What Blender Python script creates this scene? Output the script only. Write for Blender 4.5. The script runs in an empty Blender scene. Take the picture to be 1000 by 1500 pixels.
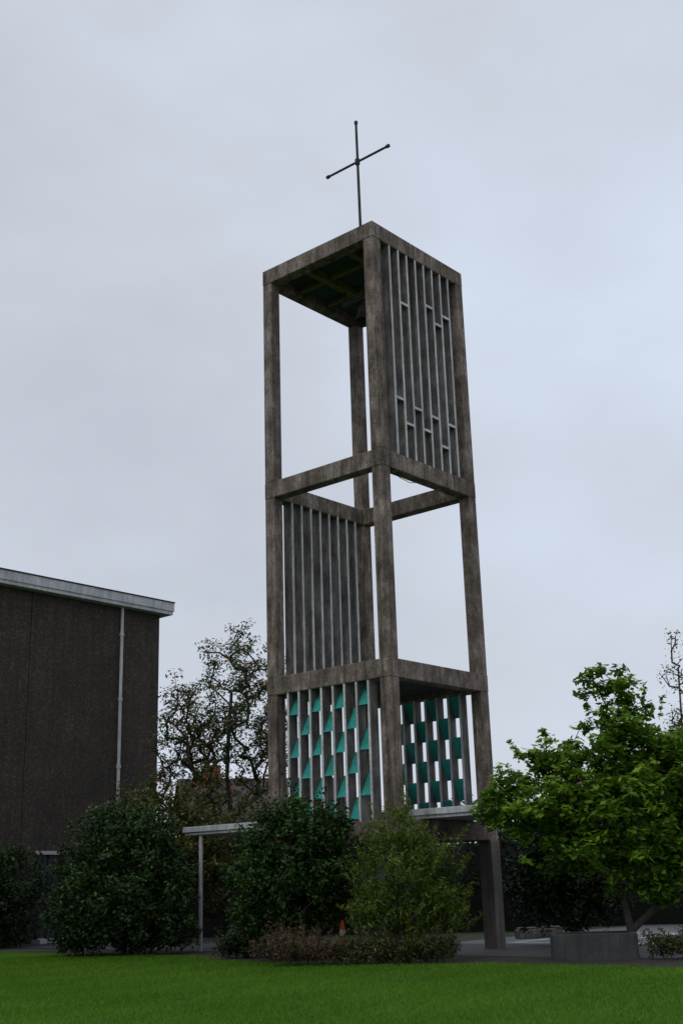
import bpy, math, random
import numpy as np
from mathutils import Vector, Matrix
random.seed(3)

F,PITCH,ROLL,PX,PSI,S,Z1,Z2,Z3 = 1755.48,.30147,.03036,1.04992,.70749,4.1147,6.7926,12.1612,18.6655
YF=28.5
sc = bpy.context.scene
cd = bpy.data.cameras.new("camera"); cam = bpy.data.objects.new("camera", cd)
sc.collection.objects.link(cam); sc.camera = cam
cd.sensor_fit='VERTICAL'; cd.sensor_height=36; cd.lens = F*36/1500
cd.clip_end=2000; cd.clip_start=0.1
cam.matrix_world = Matrix.Translation((0,0,1.6)) @ Matrix.Rotation(math.pi/2+PITCH,4,'X') @ Matrix.Rotation(-ROLL,4,'Z')

LD = np.array([-math.cos(PSI), math.sin(PSI)]); RD = np.array([math.sin(PSI), math.cos(PSI)])
P0 = np.array([PX, YF])
def T(a,b,z=0.0):
    q = P0 + a*LD + b*RD
    return (float(q[0]), float(q[1]), float(z))

# ---------------------------------------------------------------- materials
def newmat(name):
    m=bpy.data.materials.new(name); m.use_nodes=True
    nt=m.node_tree; nt.nodes.clear()
    out=nt.nodes.new('ShaderNodeOutputMaterial'); b=nt.nodes.new('ShaderNodeBsdfPrincipled')
    nt.links.new(b.outputs[0],out.inputs[0])
    return m,nt,b,out
def N(nt,t,**k):
    n=nt.nodes.new(t)
    for a,v in k.items(): setattr(n,a,v)
    return n
def ramp(nt,src,stops):
    r=nt.nodes.new('ShaderNodeValToRGB'); e=r.color_ramp.elements
    while len(e)<len(stops): e.new(0.5)
    for i,(p,c) in enumerate(stops): e[i].position=p; e[i].color=(*c,1)
    nt.links.new(src,r.inputs[0]); return r.outputs[0]
def noise(nt,vec,scale,detail=6,rough=.6):
    n=N(nt,'ShaderNodeTexNoise'); n.inputs['Scale'].default_value=scale
    n.inputs['Detail'].default_value=detail; n.inputs['Roughness'].default_value=rough
    nt.links.new(vec,n.inputs['Vector']); return n.outputs['Fac']
def mapped(nt,scale,loc=(0,0,0)):
    g=N(nt,'ShaderNodeNewGeometry'); m=N(nt,'ShaderNodeMapping'); m.inputs['Scale'].default_value=scale; m.inputs['Location'].default_value=loc
    nt.links.new(g.outputs['Position'],m.inputs['Vector']); return m.outputs[0]
def mul(nt,a,b,fac=1.0,mode='MULTIPLY'):
    m=N(nt,'ShaderNodeMix',data_type='RGBA',blend_type=mode); m.inputs[0].default_value=fac
    nt.links.new(a,m.inputs[6]); nt.links.new(b,m.inputs[7]); return m.outputs[2]
def bump(nt,b,h,strength,dist=.02):
    n=N(nt,'ShaderNodeBump'); n.inputs['Strength'].default_value=strength; n.inputs['Distance'].default_value=dist
    nt.links.new(h,n.inputs['Height']); nt.links.new(n.outputs[0],b.inputs['Normal'])
def weathered(name,c0,c1,streak=(.45,1.0),sc1=1.2,fine=30,rough=.9,bstr=.4,bd=.01,blotch=None,finer=(.7,1.15)):
    m,nt,b,o=newmat(name)
    p=mapped(nt,(1,1,1)); ps=mapped(nt,(6,6,.5))
    base=ramp(nt,noise(nt,p,sc1),[(.3,c0),(.7,c1)])
    st=ramp(nt,noise(nt,ps,1.0,8,.65),[(.3,(streak[0],)*3),(.62,(streak[1],)*3)])
    fn=ramp(nt,noise(nt,p,fine,4,.7),[(.3,(finer[0],)*3),(.7,(finer[1],)*3)])
    c=mul(nt,mul(nt,base,st),fn)
    if blotch:
        bl=ramp(nt,noise(nt,mapped(nt,(1,1,.55),(7,3,1)),blotch[0],7,.72),[(.38,(blotch[1],blotch[1]*.93,blotch[1]*.86)),(.5,(.86,.83,.8)),(.62,(blotch[2],blotch[2],blotch[2]*1.02))])
        c=mul(nt,c,bl)
        dr=ramp(nt,noise(nt,mapped(nt,(12,12,.35),(2,9,4)),1.0,6,.7),[(.37,(.55,.53,.5)),(.5,(1,1,1))])
        c=mul(nt,c,dr)
    nt.links.new(c,b.inputs['Base Color']); b.inputs['Roughness'].default_value=rough
    bump(nt,b,noise(nt,p,fine*1.5,5,.7),bstr,bd)
    return m
M_CON = weathered("board_marked_concrete",(.165,.128,.102),(.315,.26,.218),(.52,1.0),1.5,18,bstr=.9,bd=.02,blotch=(2.6,.5,1.4),finer=(.5,1.35))
M_CON2= weathered("leg_concrete",(.13,.115,.1),(.21,.19,.17),(.5,1.0),1.3,26)
M_FIN = weathered("fin_concrete",(.15,.14,.13),(.30,.28,.265),(.45,1.0),2.0,22,blotch=(3,.6,1.2))
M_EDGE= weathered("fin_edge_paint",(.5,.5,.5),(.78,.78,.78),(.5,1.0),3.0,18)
M_WHITE=weathered("weathered_white_paint",(.42,.43,.43),(.66,.67,.68),(.65,1.0),1.5,14,finer=(.75,1.1))
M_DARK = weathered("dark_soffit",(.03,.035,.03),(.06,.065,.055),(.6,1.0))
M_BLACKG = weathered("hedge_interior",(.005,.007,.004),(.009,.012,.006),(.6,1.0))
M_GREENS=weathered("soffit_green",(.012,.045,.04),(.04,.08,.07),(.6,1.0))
M_YEL = weathered("timber_beam",(.12,.115,.035),(.2,.18,.06),(.6,1.0))
M_TEAL= weathered("teal_panel",(.012,.28,.235),(.02,.38,.32),(.65,1.0),2,12,rough=.6,bstr=.1)
M_METAL=weathered("dark_steel",(.03,.028,.028),(.06,.055,.05),(.6,1.0),4)
M_BRONZE=weathered("bell_bronze",(.03,.03,.025),(.05,.05,.04),(.6,1.0),4,rough=.5)
M_PEBBLE=weathered("dark_pebbledash",(.036,.028,.021),(.064,.05,.040),(.6,1.0),.5,60,bstr=1.0,bd=.03)
def speck(m):
    nt=m.node_tree; b=[n for n in nt.nodes if n.type=='BSDF_PRINCIPLED'][0]
    src=b.inputs['Base Color'].links[0].from_socket
    v=N(nt,'ShaderNodeTexVoronoi'); v.inputs['Scale'].default_value=20
    nt.links.new(mapped(nt,(1,1,1)),v.inputs['Vector'])
    c=ramp(nt,v.outputs['Color'],[(.3,(.75,.75,.75)),(.7,(1.2,1.17,1.14)),(.85,(2.1,2,1.9))])
    nt.links.new(mul(nt,src,c),b.inputs['Base Color'])
speck(M_PEBBLE)
M_ASPH= weathered("asphalt",(.05,.05,.055),(.085,.085,.09),(.85,1.0),.6,40,rough=.75)
M_CARP= weathered("carpark_asphalt",(.14,.14,.15),(.2,.2,.21),(.85,1.0),.5,40,rough=.55)
M_LINE= weathered("road_paint",(.7,.7,.7),(.82,.82,.82),(.85,1.0))
M_SOIL= weathered("bed_soil",(.02,.016,.01),(.045,.035,.022),(.8,1.0),2,20)
M_GRND= weathered("far_ground",(.035,.05,.02),(.06,.07,.03),(.8,1.0),.2,5)
M_BARK= weathered("bark",(.035,.028,.022),(.075,.062,.05),(.6,1.0),4,20,bstr=.8)
M_BRICK=weathered("brick_wall",(.2,.075,.04),(.28,.12,.07),(.8,1.0),2,20)
M_TILE= weathered("roof_tiles",(.06,.04,.035),(.1,.07,.06),(.8,1.0),2,20)
M_GLASS=weathered("dark_window",(.02,.025,.03),(.04,.045,.05),(.9,1.0),rough=.15)
M_ORANGE=weathered("cone_orange",(.6,.1,.02),(.7,.14,.03),(.9,1.0))
M_PLANT=weathered("planter_concrete",(.035,.042,.038),(.07,.078,.07),(.6,1.0),2,20)

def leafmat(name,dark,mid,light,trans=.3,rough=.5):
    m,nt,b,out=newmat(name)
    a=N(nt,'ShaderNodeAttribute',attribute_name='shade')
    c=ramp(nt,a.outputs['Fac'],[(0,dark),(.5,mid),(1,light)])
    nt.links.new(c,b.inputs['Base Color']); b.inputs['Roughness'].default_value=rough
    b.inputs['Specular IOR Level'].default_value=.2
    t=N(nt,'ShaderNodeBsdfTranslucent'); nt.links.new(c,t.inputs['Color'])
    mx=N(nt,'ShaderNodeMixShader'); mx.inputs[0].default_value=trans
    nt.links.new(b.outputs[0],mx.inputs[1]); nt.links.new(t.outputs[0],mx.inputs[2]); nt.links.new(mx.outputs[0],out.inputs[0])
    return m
L_HOLLY=leafmat("holly_leaf",(.014,.028,.009),(.03,.06,.016),(.07,.12,.032),.15,.55)
L_RHODO=leafmat("rhododendron_leaf",(.008,.018,.007),(.018,.038,.011),(.042,.078,.022),.12,.5)
L_LAUREL=leafmat("laurel_leaf",(.014,.028,.007),(.028,.062,.012),(.06,.12,.024),.2)
L_BAMB=leafmat("light_shrub_leaf",(.045,.075,.008),(.09,.145,.016),(.18,.24,.034),.35)
L_MAGN=leafmat("magnolia_leaf",(.05,.11,.010),(.125,.235,.018),(.25,.40,.04),.35,.55)
L_ROWAN=leafmat("rowan_leaf",(.035,.05,.015),(.08,.105,.028),(.19,.18,.05),.3)
L_OLIVE=leafmat("olive_leaf",(.04,.05,.012),(.08,.095,.02),(.15,.16,.04),.3)
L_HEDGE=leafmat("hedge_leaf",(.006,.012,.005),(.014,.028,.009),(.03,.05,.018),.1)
L_DRY=leafmat("dry_foliage",(.05,.034,.018),(.10,.07,.038),(.18,.13,.07),.2)
L_LOW=leafmat("low_plant_leaf",(.03,.04,.012),(.06,.075,.02),(.12,.12,.04),.2)
L_GRASS=leafmat("grass_blade",(.055,.14,.006),(.095,.215,.012),(.16,.30,.022),.35)
L_BERRY=leafmat("berry",(.25,.03,.01),(.4,.06,.015),(.5,.1,.02),.0)
L_RED=leafmat("red_berry",(.14,.01,.008),(.24,.018,.01),(.3,.03,.02),.0)

# ---------------------------------------------------------------- mesh builder
class MB:
    def __init__(s): s.v=[];s.f=[];s.m=[];s.mats=[]
    def mi(s,mat):
        if mat not in s.mats: s.mats.append(mat)
        return s.mats.index(mat)
    def add(s,vs,fs,mat):
        o=len(s.v); s.v+=[tuple(map(float,q)) for q in vs]; k=s.mi(mat)
        for f in fs: s.f.append(tuple(o+i for i in f)); s.m.append(k)
    def hexa(s,q,mat):
        s.add(q,[(3,2,1,0),(4,5,6,7),(0,1,5,4),(1,2,6,5),(2,3,7,6),(3,0,4,7)],mat)
    def tb(s,a0,a1,b0,b1,z0,z1,mat):
        s.hexa([T(a0,b0,z0),T(a0,b1,z0),T(a1,b1,z0),T(a1,b0,z0),T(a0,b0,z1),T(a0,b1,z1),T(a1,b1,z1),T(a1,b0,z1)],mat)
    def tube(s,p,q,r0,r1,mat,n=6,cap=True):
        p=Vector(p);q=Vector(q);d=(q-p)
        if d.length<1e-5:return
        d.normalize(); u=d.orthogonal().normalized(); w=d.cross(u)
        vs=[]
        for c,r in((p,r0),(q,r1)):
            for i in range(n):
                t=2*math.pi*i/n; vs.append(c+u*math.cos(t)*r+w*math.sin(t)*r)
        fs=[(i,(i+1)%n,n+(i+1)%n,n+i) for i in range(n)]
        if cap: fs+= [tuple(range(n))[::-1],tuple(range(n,2*n))]
        s.add(vs,fs,mat)
    def lathe(s,c,prof,mat,n=20):
        vs=[];fs=[]
        for r,z in prof:
            for i in range(n):
                t=2*math.pi*i/n; vs.append((c[0]+r*math.cos(t),c[1]+r*math.sin(t),c[2]+z))
        for k in range(len(prof)-1):
            for i in range(n): fs.append((k*n+i,k*n+(i+1)%n,(k+1)*n+(i+1)%n,(k+1)*n+i))
        s.add(vs,fs,mat)
    def obj(s,name,parent=None,bevel=0,smooth=False):
        me=bpy.data.meshes.new(name); me.from_pydata(s.v,[],s.f); 
        for m in s.mats: me.materials.append(m)
        me.polygons.foreach_set('material_index',s.m)
        me.update()
        o=bpy.data.objects.new(name,me); sc.collection.objects.link(o)
        if parent: o.parent=parent
        if bevel:
            b=o.modifiers.new('bevel','BEVEL'); b.width=bevel; b.segments=1; b.limit_method='ANGLE'
        return o
def empty(name):
    e=bpy.data.objects.new(name,None); sc.collection.objects.link(e); return e

# ---------------------------------------------------------------- bell tower
tower=empty("bell_tower")
c=.34; BH=.46; ZB=3.02
fr=MB(); e=.006
for zt in (Z3,Z2,Z1,ZB):
    h=BH
    for b0,b1 in((-e,c+e),(S-c-e,S+e)): fr.tb(-e,S+e,b0,b1,zt-h,zt,M_CON)
    for a0,a1 in((-e,c+e),(S-c-e,S+e)): fr.tb(a0,a1,c+e,S-c-e,zt-h,zt-.002,M_CON)
for lo,hi in((ZB,Z1-BH),(Z1,Z2-BH),(Z2,Z3-BH)):
    for a in(0,S-c):
        for b in(0,S-c): fr.tb(a,a+c,b,b+c,lo,hi,M_CON)
g=.025
for a in(-g,S-c-g):
    for b in(-g,S-c-g): fr.tb(a,a+c+2*g,b,b+c+2*g,-.3,ZB-BH,M_CON2)
fr.obj("frame",tower,bevel=.016)
ro=MB()
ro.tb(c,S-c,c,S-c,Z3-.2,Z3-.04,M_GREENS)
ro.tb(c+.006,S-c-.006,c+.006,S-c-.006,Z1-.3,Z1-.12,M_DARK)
for a in(1.05,2.6): ro.tb(a,a+.2,c,S-c,Z3-.42,Z3-.2,M_YEL)
for b in(1.2,2.4): ro.tb(c+.01,S-c-.01,b,b+.14,Z3-.34,Z3-.201,M_YEL)
ro.obj("roof_and_floor_slabs",tower,bevel=.008)
bl=MB(); bc=T(2.0,2.0,Z3-1.62)
bl.lathe(bc,[(.0,.52),(.10,.52),(.16,.46),(.18,.34),(.20,.2),(.26,.07),(.34,0),(.31,0),(.18,.3),(0,.4)],M_BRONZE)
bl.tube((bc[0],bc[1],bc[2]+.5),(bc[0],bc[1],Z3-.42),.05,.05,M_METAL)
bl.tb(1.1,2.75,1.9,2.1,Z3-.95,Z3-.8,M_METAL)
bl.tube(T(1.15,2.0,Z3-.82),T(1.15,2.0,Z3-.35),.04,.04,M_METAL); bl.tube(T(2.7,2.0,Z3-.82),T(2.7,2.0,Z3-.35),.04,.04,M_METAL)
bl.obj("bell",tower)
bl=MB(); pts=[]
for i in range(13):
    f=i/12; pts.append(T(.16+.02*math.sin(i),.8+f*.9,Z2-BH-.02-.12*math.sin(f*math.pi)**.6))
for i in range(12): bl.tube(pts[i],pts[i+1],.010,.010,M_METAL,5)
bl.obj("cable_loop",tower)
# cross
cr=MB(); cx=S/2
zt=23.78; zc=22.42; cxx=cx+.03
cr.tube(T(cx,cx,Z3-.05),T(cxx,cx,zt),.045,.038,M_METAL,8)
cr.tube(T(cxx-1.18,cx,zc),T(cxx+1.18,cx,zc),.036,.036,M_METAL,8)
for a in(-1.18,1.18): cr.tube(T(cxx+a-.05,cx,zc),T(cxx+a+.05,cx,zc),.055,.055,M_METAL,8)
cr.tube(T(cxx,cx,zt-.03),T(cxx,cx,zt+.06),.055,.055,M_METAL,8)
cr.tube(T(cxx,cx,zc-.09),T(cxx,cx,zc+.09),.075,.075,M_METAL,8)
cr.tube(T(cx,cx,Z3-.04),T(cx,cx,Z3+.1),.14,.14,M_METAL,8)
cr.obj("roof_cross",tower)
# fins
NF=8
def pos(i,n=NF): return c+(S-2*c)*(i+1)/(n+1)
fn=MB(); t=.03
for i in range(NF):
    b=pos(i)
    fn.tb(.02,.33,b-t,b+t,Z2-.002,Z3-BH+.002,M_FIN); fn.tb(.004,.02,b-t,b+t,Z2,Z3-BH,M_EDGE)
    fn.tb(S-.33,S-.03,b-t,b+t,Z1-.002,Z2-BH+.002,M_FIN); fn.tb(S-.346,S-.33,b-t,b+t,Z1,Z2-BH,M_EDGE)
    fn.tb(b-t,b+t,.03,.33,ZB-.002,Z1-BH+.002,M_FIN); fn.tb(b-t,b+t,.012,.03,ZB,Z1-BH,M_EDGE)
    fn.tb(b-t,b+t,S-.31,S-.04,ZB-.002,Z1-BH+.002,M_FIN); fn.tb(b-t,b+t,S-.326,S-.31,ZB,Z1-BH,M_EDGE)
H=Z3-BH-Z2
for bay,fz in ((1,.735),(4,.79),(5,.72),(6,.78),(0,.26),(1,.155),(2,.245),(3,.16),(4,.24),(5,.115),(6,.235)):
    b0=pos(bay)+t; b1=pos(bay+1)-t; z=Z2+fz*H
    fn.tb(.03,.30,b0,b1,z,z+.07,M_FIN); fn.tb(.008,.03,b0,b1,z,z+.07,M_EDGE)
fn.obj("vertical_fins",tower)
tp=MB()
def panel(face,k0,k1,z0,z1):
    th=.012
    if face=='L': bo,bi=.035,.34
    else: bo,bi=S-.05,S-.3
    s=1 if face=='L' else -1
    vs=[T(k0,bo,z0),T(k1,bo,z0),T(k1,bi,z1),T(k0,bi,z1),T(k0,bo+s*th,z0),T(k1,bo+s*th,z0),T(k1,bi+s*th,z1),T(k0,bi+s*th,z1)]
    tp.hexa(vs,M_TEAL)
for face in 'LR':
    zlo=ZB+.06; hh=(Z1-BH-.04-zlo)/6
    for bay in range(7):
        for sl in range(6):
            if (sl+bay)%2==0:
                z1=Z1-BH-.04-sl*hh
                panel(face,pos(bay)+t+.002,pos(bay+1)-t-.002,z1-hh,z1)
tp.obj("teal_panels",tower)

# ---------------------------------------------------------------- covered walkway
wk=empty("covered_walkway")
w=MB()
w.tb(-2.35,8.3,.95,3.15,ZB+.012,ZB+.09,M_WHITE)
w.tb(-2.4,8.35,.9,3.2,ZB+.09,ZB+.24,M_WHITE)
w.obj("canopy_slab",wk,bevel=.01)
w=MB()
for b in(1.05,3.0): w.tube(T(7.75,b,0),T(7.75,b,ZB+.012),.055,.055,M_WHITE,10)
w.obj("posts",wk)

# ---------------------------------------------------------------- church
ch=empty("church_building")
CC=np.array([-7.4,47.0])
def Cp(t,d,z):
    q=CC-t*RD+d*LD; return (float(q[0]),float(q[1]),z)
def cbox(mb,t0,t1,d0,d1,z0,z1,mat):
    mb.hexa([Cp(t0,d0,z0),Cp(t1,d0,z0),Cp(t1,d1,z0),Cp(t0,d1,z0),Cp(t0,d0,z1),Cp(t1,d0,z1),Cp(t1,d1,z1),Cp(t0,d1,z1)][::1],mat)
ZW=12.12
w=MB()
segs=[(0,4.2),(5.3,6.0),(6.03,12.0),(12.03,18),(18.03,30)]
for a,b in segs: cbox(w,a,b,0,.3,-.2,ZW,M_PEBBLE)
cbox(w,4.2,5.3,0,.3,3.0,ZW,M_PEBBLE)
cbox(w,0,30,.3,14,-.2,ZW-.01,M_PEBBLE)
w.obj("walls",ch)
w=MB()
cbox(w,-.40,30.5,-.36,14.5,ZW,ZW+.14,M_WHITE)
cbox(w,-.44,30.5,-.4,14.5,ZW+.14,ZW+.48,M_WHITE)
cbox(w,-.46,30.5,-.43,14.6,ZW+.48,ZW+.53,M_METAL)
w.obj("roof_fascia",ch,bevel=.01)
w=MB()
w.tube(Cp(1.95,-.1,0),Cp(1.95,-.1,ZW),.06,.06,M_WHITE,10)
for z in(1,3.5,6,8.5,11): w.tube(Cp(1.95,-.1,z),Cp(1.95,-.1,z+.12),.085,.085,M_WHITE,10)
w.obj("downpipe",ch)
w=MB()
cbox(w,4.22,5.28,.15,.2,0,2.9,M_GLASS); cbox(w,4.1,5.4,-.06,.2,2.9,3.02,M_WHITE); cbox(w,4.1,5.4,-.5,.14,-.05,.14,M_WHITE)
cbox(w,4.7,4.76,.1,.15,0,2.9,M_METAL)
w.obj("entrance_door",ch)

# ---------------------------------------------------------------- ground
def sheet(name,pts,z,mat):
    m=MB(); m.add([(q[0],q[1],z) for q in pts],[tuple(range(len(pts)))],mat); return m.obj(name)
sheet("ground",[(-600,-200),(600,-200),(600,1000),(-600,1000)],-.02,M_GRND)
mlawn,nt,b,o=newmat("lawn_grass")
p=mapped(nt,(1,1,1))
cc=ramp(nt,noise(nt,p,.45,6,.6),[(.3,(.05,.135,.007)),(.7,(.09,.2,.012))])
c2=ramp(nt,noise(nt,p,40,4,.8),[(.3,(.5,.5,.5)),(.7,(1.3,1.3,1.3))])
nt.links.new(mul(nt,cc,c2),b.inputs['Base Color']); b.inputs['Roughness'].default_value=.9; b.inputs['Specular IOR Level'].default_value=.1
bump(nt,b,noise(nt,p,60,4,.8),.8,.04)
E=-.6
sheet("lawn",[T(60,E),T(13,E),T(6,E-.1),T(4.5,E-.9),T(2,E-1.6),T(-1,E-1.3),T(-3,E-.4),T(-20,E-.3),T(-30,-60),T(60,-60)],0.0,mlawn)
sheet("planting_bed",[T(14,E-.05),T(-12,E-.35),T(-12,1.2),T(14,1.2)],-.008,M_SOIL)
sheet("bed_front_soil",[T(8,E+.1),T(6,E-.2),T(4.5,E-.95),T(2,E-1.65),T(-1,E-1.35),T(-3,E-.45),T(-5,E+.1)],-.004,M_SOIL)
sheet("asphalt_path",[T(20,1.2),T(-30,1.2),T(-30,5.5),T(20,5.5)],-.004,M_ASPH)
sheet("car_park_road",[T(3,5.5),T(-40,5.5),T(-40,40),T(3,40)],.0,M_CARP)
w=MB()
def line(a0,a1,b0,b1):
    w.add([T(a0,b0,.006),T(a1,b0,.006),T(a1,b1,.006),T(a0,b1,.006)],[(0,3,2,1)],M_LINE)
for i in range(10):
    a=1.2-i*2.4
    line(a-.2,a,6.3,11.0); line(a-.2,a,17,21.8)
line(-26,1.2,11.1,11.35); line(-26,1.2,6.0,6.25)
w.obj("parking_bay_markings")

# ---------------------------------------------------------------- foliage
rng=np.random.default_rng(11)
def leafcloud(centers,rad,n,L,W,shade,upbias=.3,droop=0):
    k=len(centers); C=np.repeat(centers,n,0)
    if np.ndim(rad)==0: rad=(rad,rad,rad)
    d=rng.normal(size=(k*n,3)); d/=np.linalg.norm(d,axis=1)[:,None]
    rr=rng.random((k*n,1))**.45
    C=C+d*rr*np.array(rad)
    C[:,2]=np.maximum(C[:,2],.02)
    nrm=rng.normal(size=(k*n,3)); nrm[:,2]=np.abs(nrm[:,2])+upbias*2; nrm+=d*.6
    nrm/=np.linalg.norm(nrm,axis=1)[:,None]
    t=np.cross(nrm,rng.normal(size=(k*n,3))); t/=np.linalg.norm(t,axis=1)[:,None]+1e-9
    b=np.cross(nrm,t)
    t[:,2]-=droop
    s=(.6+.8*rng.random((k*n,1)))
    l=t*L*.5*s; w=b*W*.5*s
    V=np.stack([C-l,C+w-l*.1,C+l,C-w-l*.1],1)
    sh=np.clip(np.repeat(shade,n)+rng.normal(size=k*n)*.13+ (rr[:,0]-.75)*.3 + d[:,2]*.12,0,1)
    return V.reshape(-1,3),sh
def plant(name,branch_mb,clouds,parent=None):
    bv=np.array(branch_mb.v,dtype=np.float64).reshape(-1,3); nb=len(bv)
    faces=branch_mb.f
    me=bpy.data.meshes.new(name)
    mats=list(branch_mb.mats)
    lv=[];ls=[];lm=[]
    for V,s,mat in clouds:
        if mat not in mats: mats.append(mat)
        lv.append(V); ls.append(s); lm.append(np.full(len(s),mats.index(mat)))
    V=np.vstack([bv]+lv); nl=sum(len(s) for s in ls)
    blen=[len(f) for f in faces]; bidx=[i for f in faces for i in f]
    loops=np.concatenate([np.array(bidx,dtype=np.int32),np.arange(nb,nb+4*nl,dtype=np.int32)])
    tot=np.concatenate([np.array(blen,dtype=np.int32),np.full(nl,4,dtype=np.int32)])
    start=np.concatenate([[0],np.cumsum(tot)[:-1]]).astype(np.int32)
    me.vertices.add(len(V)); me.vertices.foreach_set('co',V.astype(np.float32).ravel())
    me.loops.add(len(loops)); me.loops.foreach_set('vertex_index',loops)
    me.polygons.add(len(tot)); me.polygons.foreach_set('loop_start',start); me.polygons.foreach_set('loop_total',tot)
    for m in mats: me.materials.append(m)
    me.polygons.foreach_set('material_index',np.concatenate([np.array(branch_mb.m,dtype=np.int32)]+lm).astype(np.int32))
    at=me.attributes.new('shade','FLOAT','FACE')
    at.data.foreach_set('value',np.concatenate([np.full(len(blen),.5)]+ls).astype(np.float32))
    me.update(calc_edges=True); me.validate()
    o=bpy.data.objects.new(name,me); sc.collection.objects.link(o)
    if parent:o.parent=parent
    return o
def blobpts(blobs,n,shell=.5,zmin=.1):
    wts=np.array([b[2] if len(b)>2 else b[1][0]*b[1][1]*b[1][2] for b in blobs],float); wts/=wts.sum()
    idx=rng.choice(len(blobs),n,p=wts); out=[];sh=[]
    for i in idx:
        c0,r=np.array(blobs[i][0],float),np.array(blobs[i][1],float)
        d=rng.normal(size=3); d/=np.linalg.norm(d); q=c0+d*r*rng.random()**shell
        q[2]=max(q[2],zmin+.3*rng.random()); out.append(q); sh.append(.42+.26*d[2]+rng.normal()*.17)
    return np.array(out),np.array(sh)
def skeleton(mb,base,trunk,centers,r0,twig=.008,wig=.12):
    nodes=[np.array(base,float)]; par=[-1]
    for q in trunk: nodes.append(np.array(q,float)); par.append(len(nodes)-2)
    nt_=len(nodes)
    order=np.argsort([np.linalg.norm(q-nodes[min(1,nt_-1)]) for q in centers])
    for i in order:
        q=centers[i]; A=np.array(nodes)
        d=np.linalg.norm(A-q,axis=1)+ .9*np.maximum(0,A[:,2]-q[2]+.15) ; d[0]+=2
        j=int(np.argmin(d)); p=A[j]; L=np.linalg.norm(q-p)
        k=max(1,int(L/.45)); prev=j
        for s in range(1,k+1):
            f=s/k; m=p*(1-f)+q*f
            if s<k: m=m+rng.normal(size=3)*wig*L*.35; m[2]-=0.10*L*math.sin(f*math.pi)
            nodes.append(m); par.append(prev); prev=len(nodes)-1
    cnt=np.zeros(len(nodes)); has=np.zeros(len(nodes),bool)
    for i,pn in enumerate(par):
        if pn>=0: has[pn]=True
    cnt[~has]=1
    for i in range(len(nodes)-1,0,-1): cnt[par[i]]+=cnt[i]
    mx=cnt[0]
    rad=twig+ (r0-twig)*np.power(cnt/mx,.5)
    rad[cnt<=1]=twig
    for i in range(1,len(nodes)):
        pj=par[i]; r1=rad[i]; r2=min(rad[pj],r1*1.35)
        mb.tube(nodes[pj],nodes[i],r2,r1,M_BARK,5 if r1<.04 else 8,False)
def shoots(mb,bl,n,cen,L,W,upbias,droop,cap=1.0,ll=.35):
    B,_=blobpts(bl,n,.02); extra=[]
    for q in B:
        d=q-cen; d/=np.linalg.norm(d); d[2]=abs(d[2])+.5; d/=np.linalg.norm(d)
        ln=.2+ll*rng.random()
        for k in range(4): extra.append(q+d*ln*(k+1)/4)
        mb.tube(q,q+d*ln,.006,.004,M_BARK,4,False)
    return leafcloud(np.array(extra),.07,7,L,W,np.full(len(extra),.6),upbias,droop=droop)
def shrub(name,x,y,blobs,nc,nl,L,W,cr,mat,shell=.5,berries=0,r0=.08,upbias=.3,droop=0,bm=None,spikes=0,ll=.35):
    bl=[((x+b[0][0],y+b[0][1],b[0][2]),b[1])+tuple(b[2:]) for b in blobs]
    C,sh=blobpts(bl,nc,shell); mb=MB()
    skeleton(mb,(x,y,-.05),[(x+.02,y,.1 if r0<.03 else .3),(x,y+.03,.15 if r0<.03 else .7)],C[::3],r0)
    V,s=leafcloud(C,cr,nl,L,W,sh,upbias,droop=droop); cl=[(V,s,mat)]
    if spikes:
        V3,s3=shoots(mb,bl,spikes,np.array([x,y,1.0 if r0>.03 else -.3]),L,W,upbias,droop,ll=ll); cl.append((V3,s3,mat))
    if berries:
        B,_=blobpts(bl,berries,.12); V2,s2=leafcloud(B,.07,5,.045,.045,np.full(len(B),.5)); cl.append((V2,s2,bm))
    return plant(name,mb,cl)

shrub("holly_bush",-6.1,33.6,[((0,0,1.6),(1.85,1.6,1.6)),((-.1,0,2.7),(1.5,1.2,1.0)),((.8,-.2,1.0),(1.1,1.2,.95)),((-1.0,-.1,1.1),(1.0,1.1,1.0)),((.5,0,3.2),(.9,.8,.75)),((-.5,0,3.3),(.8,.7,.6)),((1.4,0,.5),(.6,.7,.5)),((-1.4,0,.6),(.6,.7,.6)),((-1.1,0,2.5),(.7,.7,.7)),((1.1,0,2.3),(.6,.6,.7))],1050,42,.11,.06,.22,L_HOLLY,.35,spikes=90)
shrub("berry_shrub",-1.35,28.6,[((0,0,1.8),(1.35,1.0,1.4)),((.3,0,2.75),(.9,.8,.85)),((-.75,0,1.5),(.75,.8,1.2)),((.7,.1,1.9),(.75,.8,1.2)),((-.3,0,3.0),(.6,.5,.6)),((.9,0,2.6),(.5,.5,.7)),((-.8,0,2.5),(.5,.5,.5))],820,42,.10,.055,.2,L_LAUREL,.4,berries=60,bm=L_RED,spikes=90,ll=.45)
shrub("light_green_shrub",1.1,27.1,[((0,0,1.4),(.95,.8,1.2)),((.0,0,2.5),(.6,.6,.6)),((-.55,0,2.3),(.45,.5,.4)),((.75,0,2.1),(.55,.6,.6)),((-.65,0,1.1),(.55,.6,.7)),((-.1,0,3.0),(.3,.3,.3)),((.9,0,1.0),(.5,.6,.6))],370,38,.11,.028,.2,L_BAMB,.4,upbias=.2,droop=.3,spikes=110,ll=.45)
shrub("laurel_bush",-11.4,40.5,[((0,0,1.6),(1.7,1.5,1.7)),((-1.2,0,2.0),(1.4,1.3,1.6))],500,40,.12,.06,.26,L_RHODO,.4)
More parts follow.
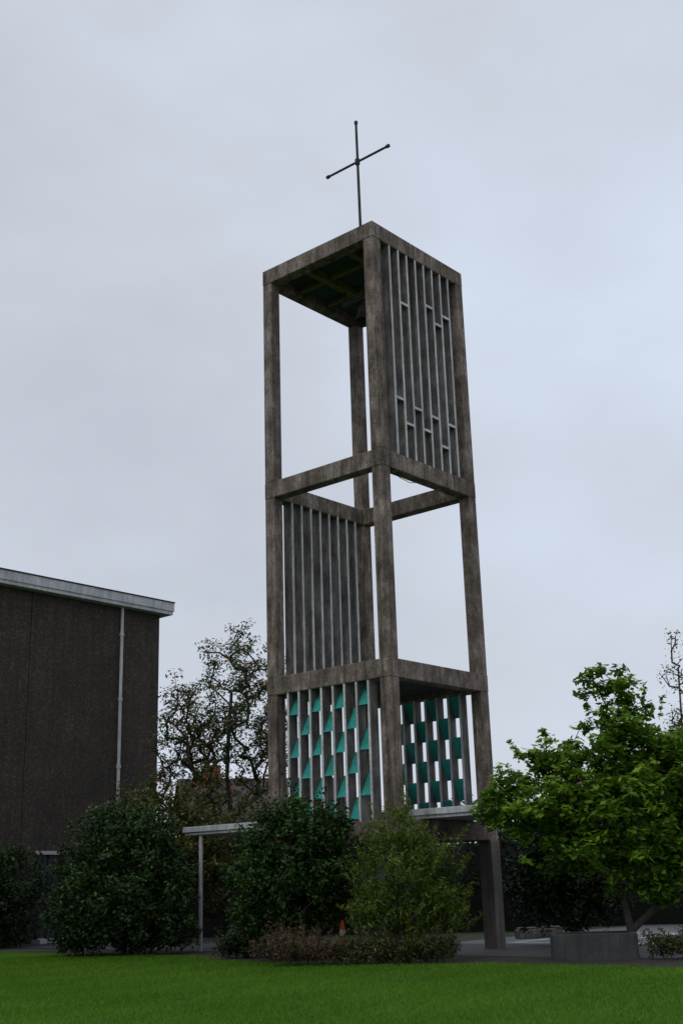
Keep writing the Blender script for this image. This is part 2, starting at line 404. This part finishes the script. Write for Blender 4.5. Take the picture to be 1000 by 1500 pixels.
shrub("rhododendron_bush",5.6,32.5,[((0,0,1.7),(1.1,1.0,1.5)),((-.9,.2,1.5),(.7,.8,1.2)),((.7,0,1.7),(.9,1,1.2)),((-.1,0,2.6),(1.2,.9,.8)),((1.6,.2,2.4),(1.2,.9,.8)),((3.2,1,2.3),(1.3,.9,.9))],1000,40,.13,.055,.25,L_RHODO,.4)
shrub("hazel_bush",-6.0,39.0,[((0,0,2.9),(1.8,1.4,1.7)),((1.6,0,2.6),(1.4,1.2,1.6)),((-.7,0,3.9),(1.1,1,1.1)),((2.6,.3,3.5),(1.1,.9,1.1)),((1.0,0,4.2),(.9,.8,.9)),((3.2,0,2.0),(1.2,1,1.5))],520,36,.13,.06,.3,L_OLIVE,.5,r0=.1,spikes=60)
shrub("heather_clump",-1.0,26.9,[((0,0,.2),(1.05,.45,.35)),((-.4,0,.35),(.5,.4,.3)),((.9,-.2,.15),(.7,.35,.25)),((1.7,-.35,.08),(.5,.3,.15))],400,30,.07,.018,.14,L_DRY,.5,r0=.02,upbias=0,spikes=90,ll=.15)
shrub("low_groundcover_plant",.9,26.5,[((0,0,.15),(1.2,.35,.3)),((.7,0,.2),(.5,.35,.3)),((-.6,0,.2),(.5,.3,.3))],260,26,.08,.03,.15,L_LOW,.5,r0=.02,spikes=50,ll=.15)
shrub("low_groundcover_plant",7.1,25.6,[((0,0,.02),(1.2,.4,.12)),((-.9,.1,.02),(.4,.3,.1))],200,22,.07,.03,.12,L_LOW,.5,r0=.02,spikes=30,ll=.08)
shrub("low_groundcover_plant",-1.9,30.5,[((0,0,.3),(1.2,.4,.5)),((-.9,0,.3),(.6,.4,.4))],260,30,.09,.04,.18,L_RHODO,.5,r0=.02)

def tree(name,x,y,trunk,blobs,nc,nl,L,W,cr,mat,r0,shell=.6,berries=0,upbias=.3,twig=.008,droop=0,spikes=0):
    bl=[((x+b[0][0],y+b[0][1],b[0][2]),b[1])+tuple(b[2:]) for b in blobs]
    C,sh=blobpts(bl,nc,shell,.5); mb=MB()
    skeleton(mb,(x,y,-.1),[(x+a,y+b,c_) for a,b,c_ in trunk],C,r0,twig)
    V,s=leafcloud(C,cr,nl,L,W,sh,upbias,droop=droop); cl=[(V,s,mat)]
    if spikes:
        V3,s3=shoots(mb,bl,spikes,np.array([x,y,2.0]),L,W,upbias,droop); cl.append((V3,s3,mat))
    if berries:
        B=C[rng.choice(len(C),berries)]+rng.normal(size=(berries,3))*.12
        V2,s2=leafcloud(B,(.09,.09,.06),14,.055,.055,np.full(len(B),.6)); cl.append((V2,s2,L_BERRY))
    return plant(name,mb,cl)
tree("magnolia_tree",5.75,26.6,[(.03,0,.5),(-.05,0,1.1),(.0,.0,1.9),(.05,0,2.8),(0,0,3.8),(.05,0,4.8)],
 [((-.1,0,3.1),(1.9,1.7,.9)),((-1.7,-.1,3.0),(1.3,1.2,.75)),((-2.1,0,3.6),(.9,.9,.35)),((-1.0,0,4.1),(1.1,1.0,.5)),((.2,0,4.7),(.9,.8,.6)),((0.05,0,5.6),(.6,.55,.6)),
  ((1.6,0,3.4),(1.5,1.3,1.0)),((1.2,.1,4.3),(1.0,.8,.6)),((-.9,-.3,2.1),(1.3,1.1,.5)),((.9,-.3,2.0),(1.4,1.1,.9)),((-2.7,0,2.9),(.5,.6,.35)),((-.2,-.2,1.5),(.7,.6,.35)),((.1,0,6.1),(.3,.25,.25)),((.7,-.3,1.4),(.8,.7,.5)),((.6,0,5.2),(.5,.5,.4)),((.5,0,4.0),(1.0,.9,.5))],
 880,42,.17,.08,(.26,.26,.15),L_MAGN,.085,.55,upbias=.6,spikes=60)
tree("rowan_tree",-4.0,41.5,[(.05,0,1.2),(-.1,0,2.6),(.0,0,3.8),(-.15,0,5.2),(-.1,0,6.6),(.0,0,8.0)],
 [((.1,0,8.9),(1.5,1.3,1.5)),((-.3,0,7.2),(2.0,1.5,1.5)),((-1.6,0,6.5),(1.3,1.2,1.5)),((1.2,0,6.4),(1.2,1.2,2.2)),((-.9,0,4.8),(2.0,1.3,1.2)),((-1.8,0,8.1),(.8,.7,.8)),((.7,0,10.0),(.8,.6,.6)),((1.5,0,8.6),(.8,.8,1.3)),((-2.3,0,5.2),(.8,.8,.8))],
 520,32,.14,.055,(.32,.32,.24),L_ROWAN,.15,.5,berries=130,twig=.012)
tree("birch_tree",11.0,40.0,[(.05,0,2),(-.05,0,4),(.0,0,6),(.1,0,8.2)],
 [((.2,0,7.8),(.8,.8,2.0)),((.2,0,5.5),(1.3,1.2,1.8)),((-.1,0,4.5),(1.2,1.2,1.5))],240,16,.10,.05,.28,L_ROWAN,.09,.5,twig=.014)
# lawn blades
n=200000
X=rng.uniform(-9,9,n); Yv=rng.uniform(13.5,34,n)
k=np.abs(X)<Yv*.32; X=X[k];Yv=Yv[k]
rel=np.stack([X-P0[0],Yv-P0[1]],1); bb=rel@RD; aa=rel@LD
bump_=np.interp(aa,[-20,-3,-1,2,4.5,6,13],[.3,.4,1.3,1.6,.9,.1,0])
k=bb<E+.02-bump_+rng.normal(size=len(bb))*.03; X=X[k];Yv=Yv[k]; n=len(X)
B=np.stack([X,Yv,np.zeros(n)],1); hh=.02+.03*rng.random(n)
a=rng.random(n)*3.1416; Wv=np.stack([np.cos(a),np.sin(a),np.zeros(n)],1)*.006
D=np.stack([rng.normal(size=n)*.5,rng.normal(size=n)*.5,np.ones(n)],1)*hh[:,None]
V=np.stack([B-Wv,B+Wv,B+D+Wv*.3,B+D-Wv*.3],1).reshape(-1,3)
plant("lawn_grass_blades",MB(),[(V,np.clip(.42+rng.normal(size=n)*.17+.1*np.sin(X*.9+Yv*.7)+.08*np.sin(X*2.3-Yv*1.9),0,1),L_GRASS)])

def hedge(name,p,q,h,th,nl=26,mat=L_HEDGE,L=.14,dens=12):
    p=np.array(p,float);q=np.array(q,float);d=q-p;len_=np.linalg.norm(d);d/=len_; nn=np.array([-d[1],d[0]])
    k=int(len_*h*dens); u=rng.random(k)*len_; v=rng.random(k)**.8*h; w_=(rng.random(k)-.5)*th
    top=1+.10*np.sin(u*1.7)+.07*np.sin(u*4.1+1)
    C=np.stack([p[0]+d[0]*u+nn[0]*w_,p[1]+d[1]*u+nn[1]*w_,v*top],1)
    mb=MB(); hw=th*.15
    A=[p+nn*hw,p-nn*hw,q-nn*hw,q+nn*hw]
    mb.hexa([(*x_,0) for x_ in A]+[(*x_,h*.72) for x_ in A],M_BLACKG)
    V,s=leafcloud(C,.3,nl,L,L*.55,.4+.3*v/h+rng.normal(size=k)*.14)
    return plant(name,mb,[(V,s,mat)])
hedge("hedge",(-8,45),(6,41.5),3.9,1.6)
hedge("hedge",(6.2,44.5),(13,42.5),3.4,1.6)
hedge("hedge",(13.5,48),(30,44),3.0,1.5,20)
def belt(name,x0,x1,y,h,n,mat):
    xs=rng.uniform(x0,x1,n)
    hh=h*(.65+.35*np.sin(xs*.23)*np.sin(xs*.071+1))
    C=np.stack([xs,y+rng.normal(size=n)*2,hh*rng.random(n)**.6],1)
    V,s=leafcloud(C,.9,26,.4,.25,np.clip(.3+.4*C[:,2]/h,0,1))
    mb=MB()
    for q in C[::12]: mb.tube((q[0],q[1],0),(q[0],q[1],max(q[2]-.3,.5)),.1,.04,M_BARK,5,False)
    return plant(name,mb,[(V,s,mat)])
belt("distant_trees",-45,-2,82,6.0,500,L_HOLLY)
belt("distant_trees",-2,60,90,6.0,800,L_LAUREL)

# ---------------------------------------------------------------- brick houses beyond
def house(cx,cy,wd,dp,wallh,ridge,rot):
    e=empty("brick_house"); R=Matrix.Translation((cx,cy,0))@Matrix.Rotation(rot,4,'Z')
    def bx(m,x0,x1,y0,y1,z0,z1,mat):
        m.hexa([tuple(R@Vector(q)) for q in((x0,y0,z0),(x1,y0,z0),(x1,y1,z0),(x0,y1,z0),(x0,y0,z1),(x1,y0,z1),(x1,y1,z1),(x0,y1,z1))],mat)
    m=MB(); bx(m,-wd/2,wd/2,-dp/2,dp/2,0,wallh,M_BRICK)
    m.add([tuple(R@Vector(q)) for q in((-wd/2,-dp/2,wallh),(-wd/2,dp/2,wallh),(-wd/2,0,ridge-.1),(wd/2,-dp/2,wallh),(wd/2,dp/2,wallh),(wd/2,0,ridge-.1))],[(0,1,2),(3,5,4)],M_BRICK)
    m.obj("walls",e)
    m=MB(); o_=.4
    for s in(-1,1):
        y0=s*(dp/2+o_); zl=wallh-.25
        q=[(-wd/2-o_,y0,zl),(wd/2+o_,y0,zl),(wd/2+o_,0,ridge),(-wd/2-o_,0,ridge)]
        q2=[(a,b,z+.15) for a,b,z in q]
        m.hexa([tuple(R@Vector(v)) for v in q+q2],M_TILE)
    m.obj("roof",e)
    m=MB(); bx(m,-wd/2+.9,-wd/2+1.8,-.4,.4,ridge-1,ridge+.8,M_BRICK)
    for k in(-.2,.2): m.lathe(tuple(R@Vector((-wd/2+1.35+k,0,ridge+.8))),[(.12,0),(.1,.4),(.0,.4)],M_TILE,10)
    m.obj("chimney",e)
    m=MB()
    for fx in(-.3,.3):
        for z in(.9,3.2):
            if z+1.2<wallh:
                x0=wd*fx
                bx(m,x0-.65,x0+.65,-dp/2-.03,-dp/2+.05,z,z+1.2,M_WHITE)
                bx(m,x0-.57,x0-.03,-dp/2-.05,-dp/2+.02,z+.08,z+1.12,M_GLASS); bx(m,x0+.03,x0+.57,-dp/2-.05,-dp/2+.02,z+.08,z+1.12,M_GLASS)
    m.obj("windows",e)
house(-4.6,64,8,7,4.6,6.9,.25)
house(-17,74,9,7,4.9,7.2,.1)
house(20,84,12,8,4.9,7.2,-.1)

# ---------------------------------------------------------------- small things
w=MB()
cx_,cy_=-.3,32.5
w.lathe((cx_,cy_,0),[(.2,.0),(.2,.03),(.14,.04),(.09,.32)],M_ORANGE,14); w.lathe((cx_,cy_,0),[(.09,.32),(.065,.5)],M_WHITE,14); w.lathe((cx_,cy_,0),[(.065,.5),(.03,.75),(0,.75)],M_ORANGE,14)
w.obj("traffic_cone")
w=MB()
def obox(m,cx,cy,rot,x0,x1,y0,y1,z0,z1,mat):
    R=Matrix.Translation((cx,cy,0))@Matrix.Rotation(rot,4,'Z')
    m.hexa([tuple(R@Vector(q)) for q in((x0,y0,z0),(x1,y0,z0),(x1,y1,z0),(x0,y1,z0),(x0,y0,z1),(x1,y0,z1),(x1,y1,z1),(x0,y1,z1))],mat)
for a0,a1,b0,b1 in((-.85,.85,-.6,-.5),(-.85,.85,.5,.6),(-.85,-.75,-.5,.5),(.75,.85,-.5,.5)): obox(w,4.95,26.5,-.1,a0,a1,b0,b1,-.02,.5,M_PLANT)
obox(w,4.95,26.5,-.1,-.75,.75,-.5,.5,-.02,.42,M_SOIL)
w.obj("concrete_planter",bevel=.012)
for i,(x_,y_,r_) in enumerate(((4.9,36,.2),(5.6,36.3,-.1))):
    w=MB(); obox(w,x_,y_,r_,-.32,.32,-.2,.2,0,.25,M_FIN); obox(w,x_,y_,r_,-.28,.28,-.17,.17,.25,.3,M_FIN); w.obj("kerb_stone",bevel=.03)

# ---------------------------------------------------------------- light + sky
az=math.radians(-150); el=math.radians(50)
sd=Vector((math.sin(az)*math.cos(el),math.cos(az)*math.cos(el),math.sin(el)))
sl=bpy.data.lights.new("sun",'SUN'); sl.energy=.6; sl.angle=math.radians(25); sl.color=(1,.96,.9)
so=bpy.data.objects.new("sun",sl); sc.collection.objects.link(so); so.rotation_euler=sd.to_track_quat('Z','Y').to_euler()
wd=bpy.data.worlds.new("World"); sc.world=wd; wd.use_nodes=True; nt=wd.node_tree; nt.nodes.clear()
out=N(nt,'ShaderNodeOutputWorld'); b1=N(nt,'ShaderNodeBackground'); b2=N(nt,'ShaderNodeBackground'); mx=N(nt,'ShaderNodeMixShader')
sk=N(nt,'ShaderNodeTexSky',sky_type='NISHITA'); sk.sun_disc=False; sk.sun_elevation=el; sk.sun_rotation=az
nt.links.new(sk.outputs[0],b1.inputs[0]); b1.inputs[1].default_value=.08
tc=N(nt,'ShaderNodeTexCoord'); mp=N(nt,'ShaderNodeMapping'); mp.inputs['Scale'].default_value=(1.6,1.6,2.8); mp.inputs['Location'].default_value=(.4,.2,.7)
nt.links.new(tc.outputs['Generated'],mp.inputs[0])
f=noise(nt,mp.outputs[0],1.6,5,.48)
nt.links.new(ramp(nt,f,[(.3,(.53,.565,.64)),(.45,(.59,.63,.71)),(.56,(.62,.68,.78)),(.7,(.66,.74,.86))]),b2.inputs[0]); b2.inputs[1].default_value=1.1
mx.inputs[0].default_value=.9
nt.links.new(b1.outputs[0],mx.inputs[1]); nt.links.new(b2.outputs[0],mx.inputs[2]); nt.links.new(mx.outputs[0],out.inputs[0])
sc.view_settings.view_transform='Standard'; sc.view_settings.look='None'; sc.view_settings.exposure=0
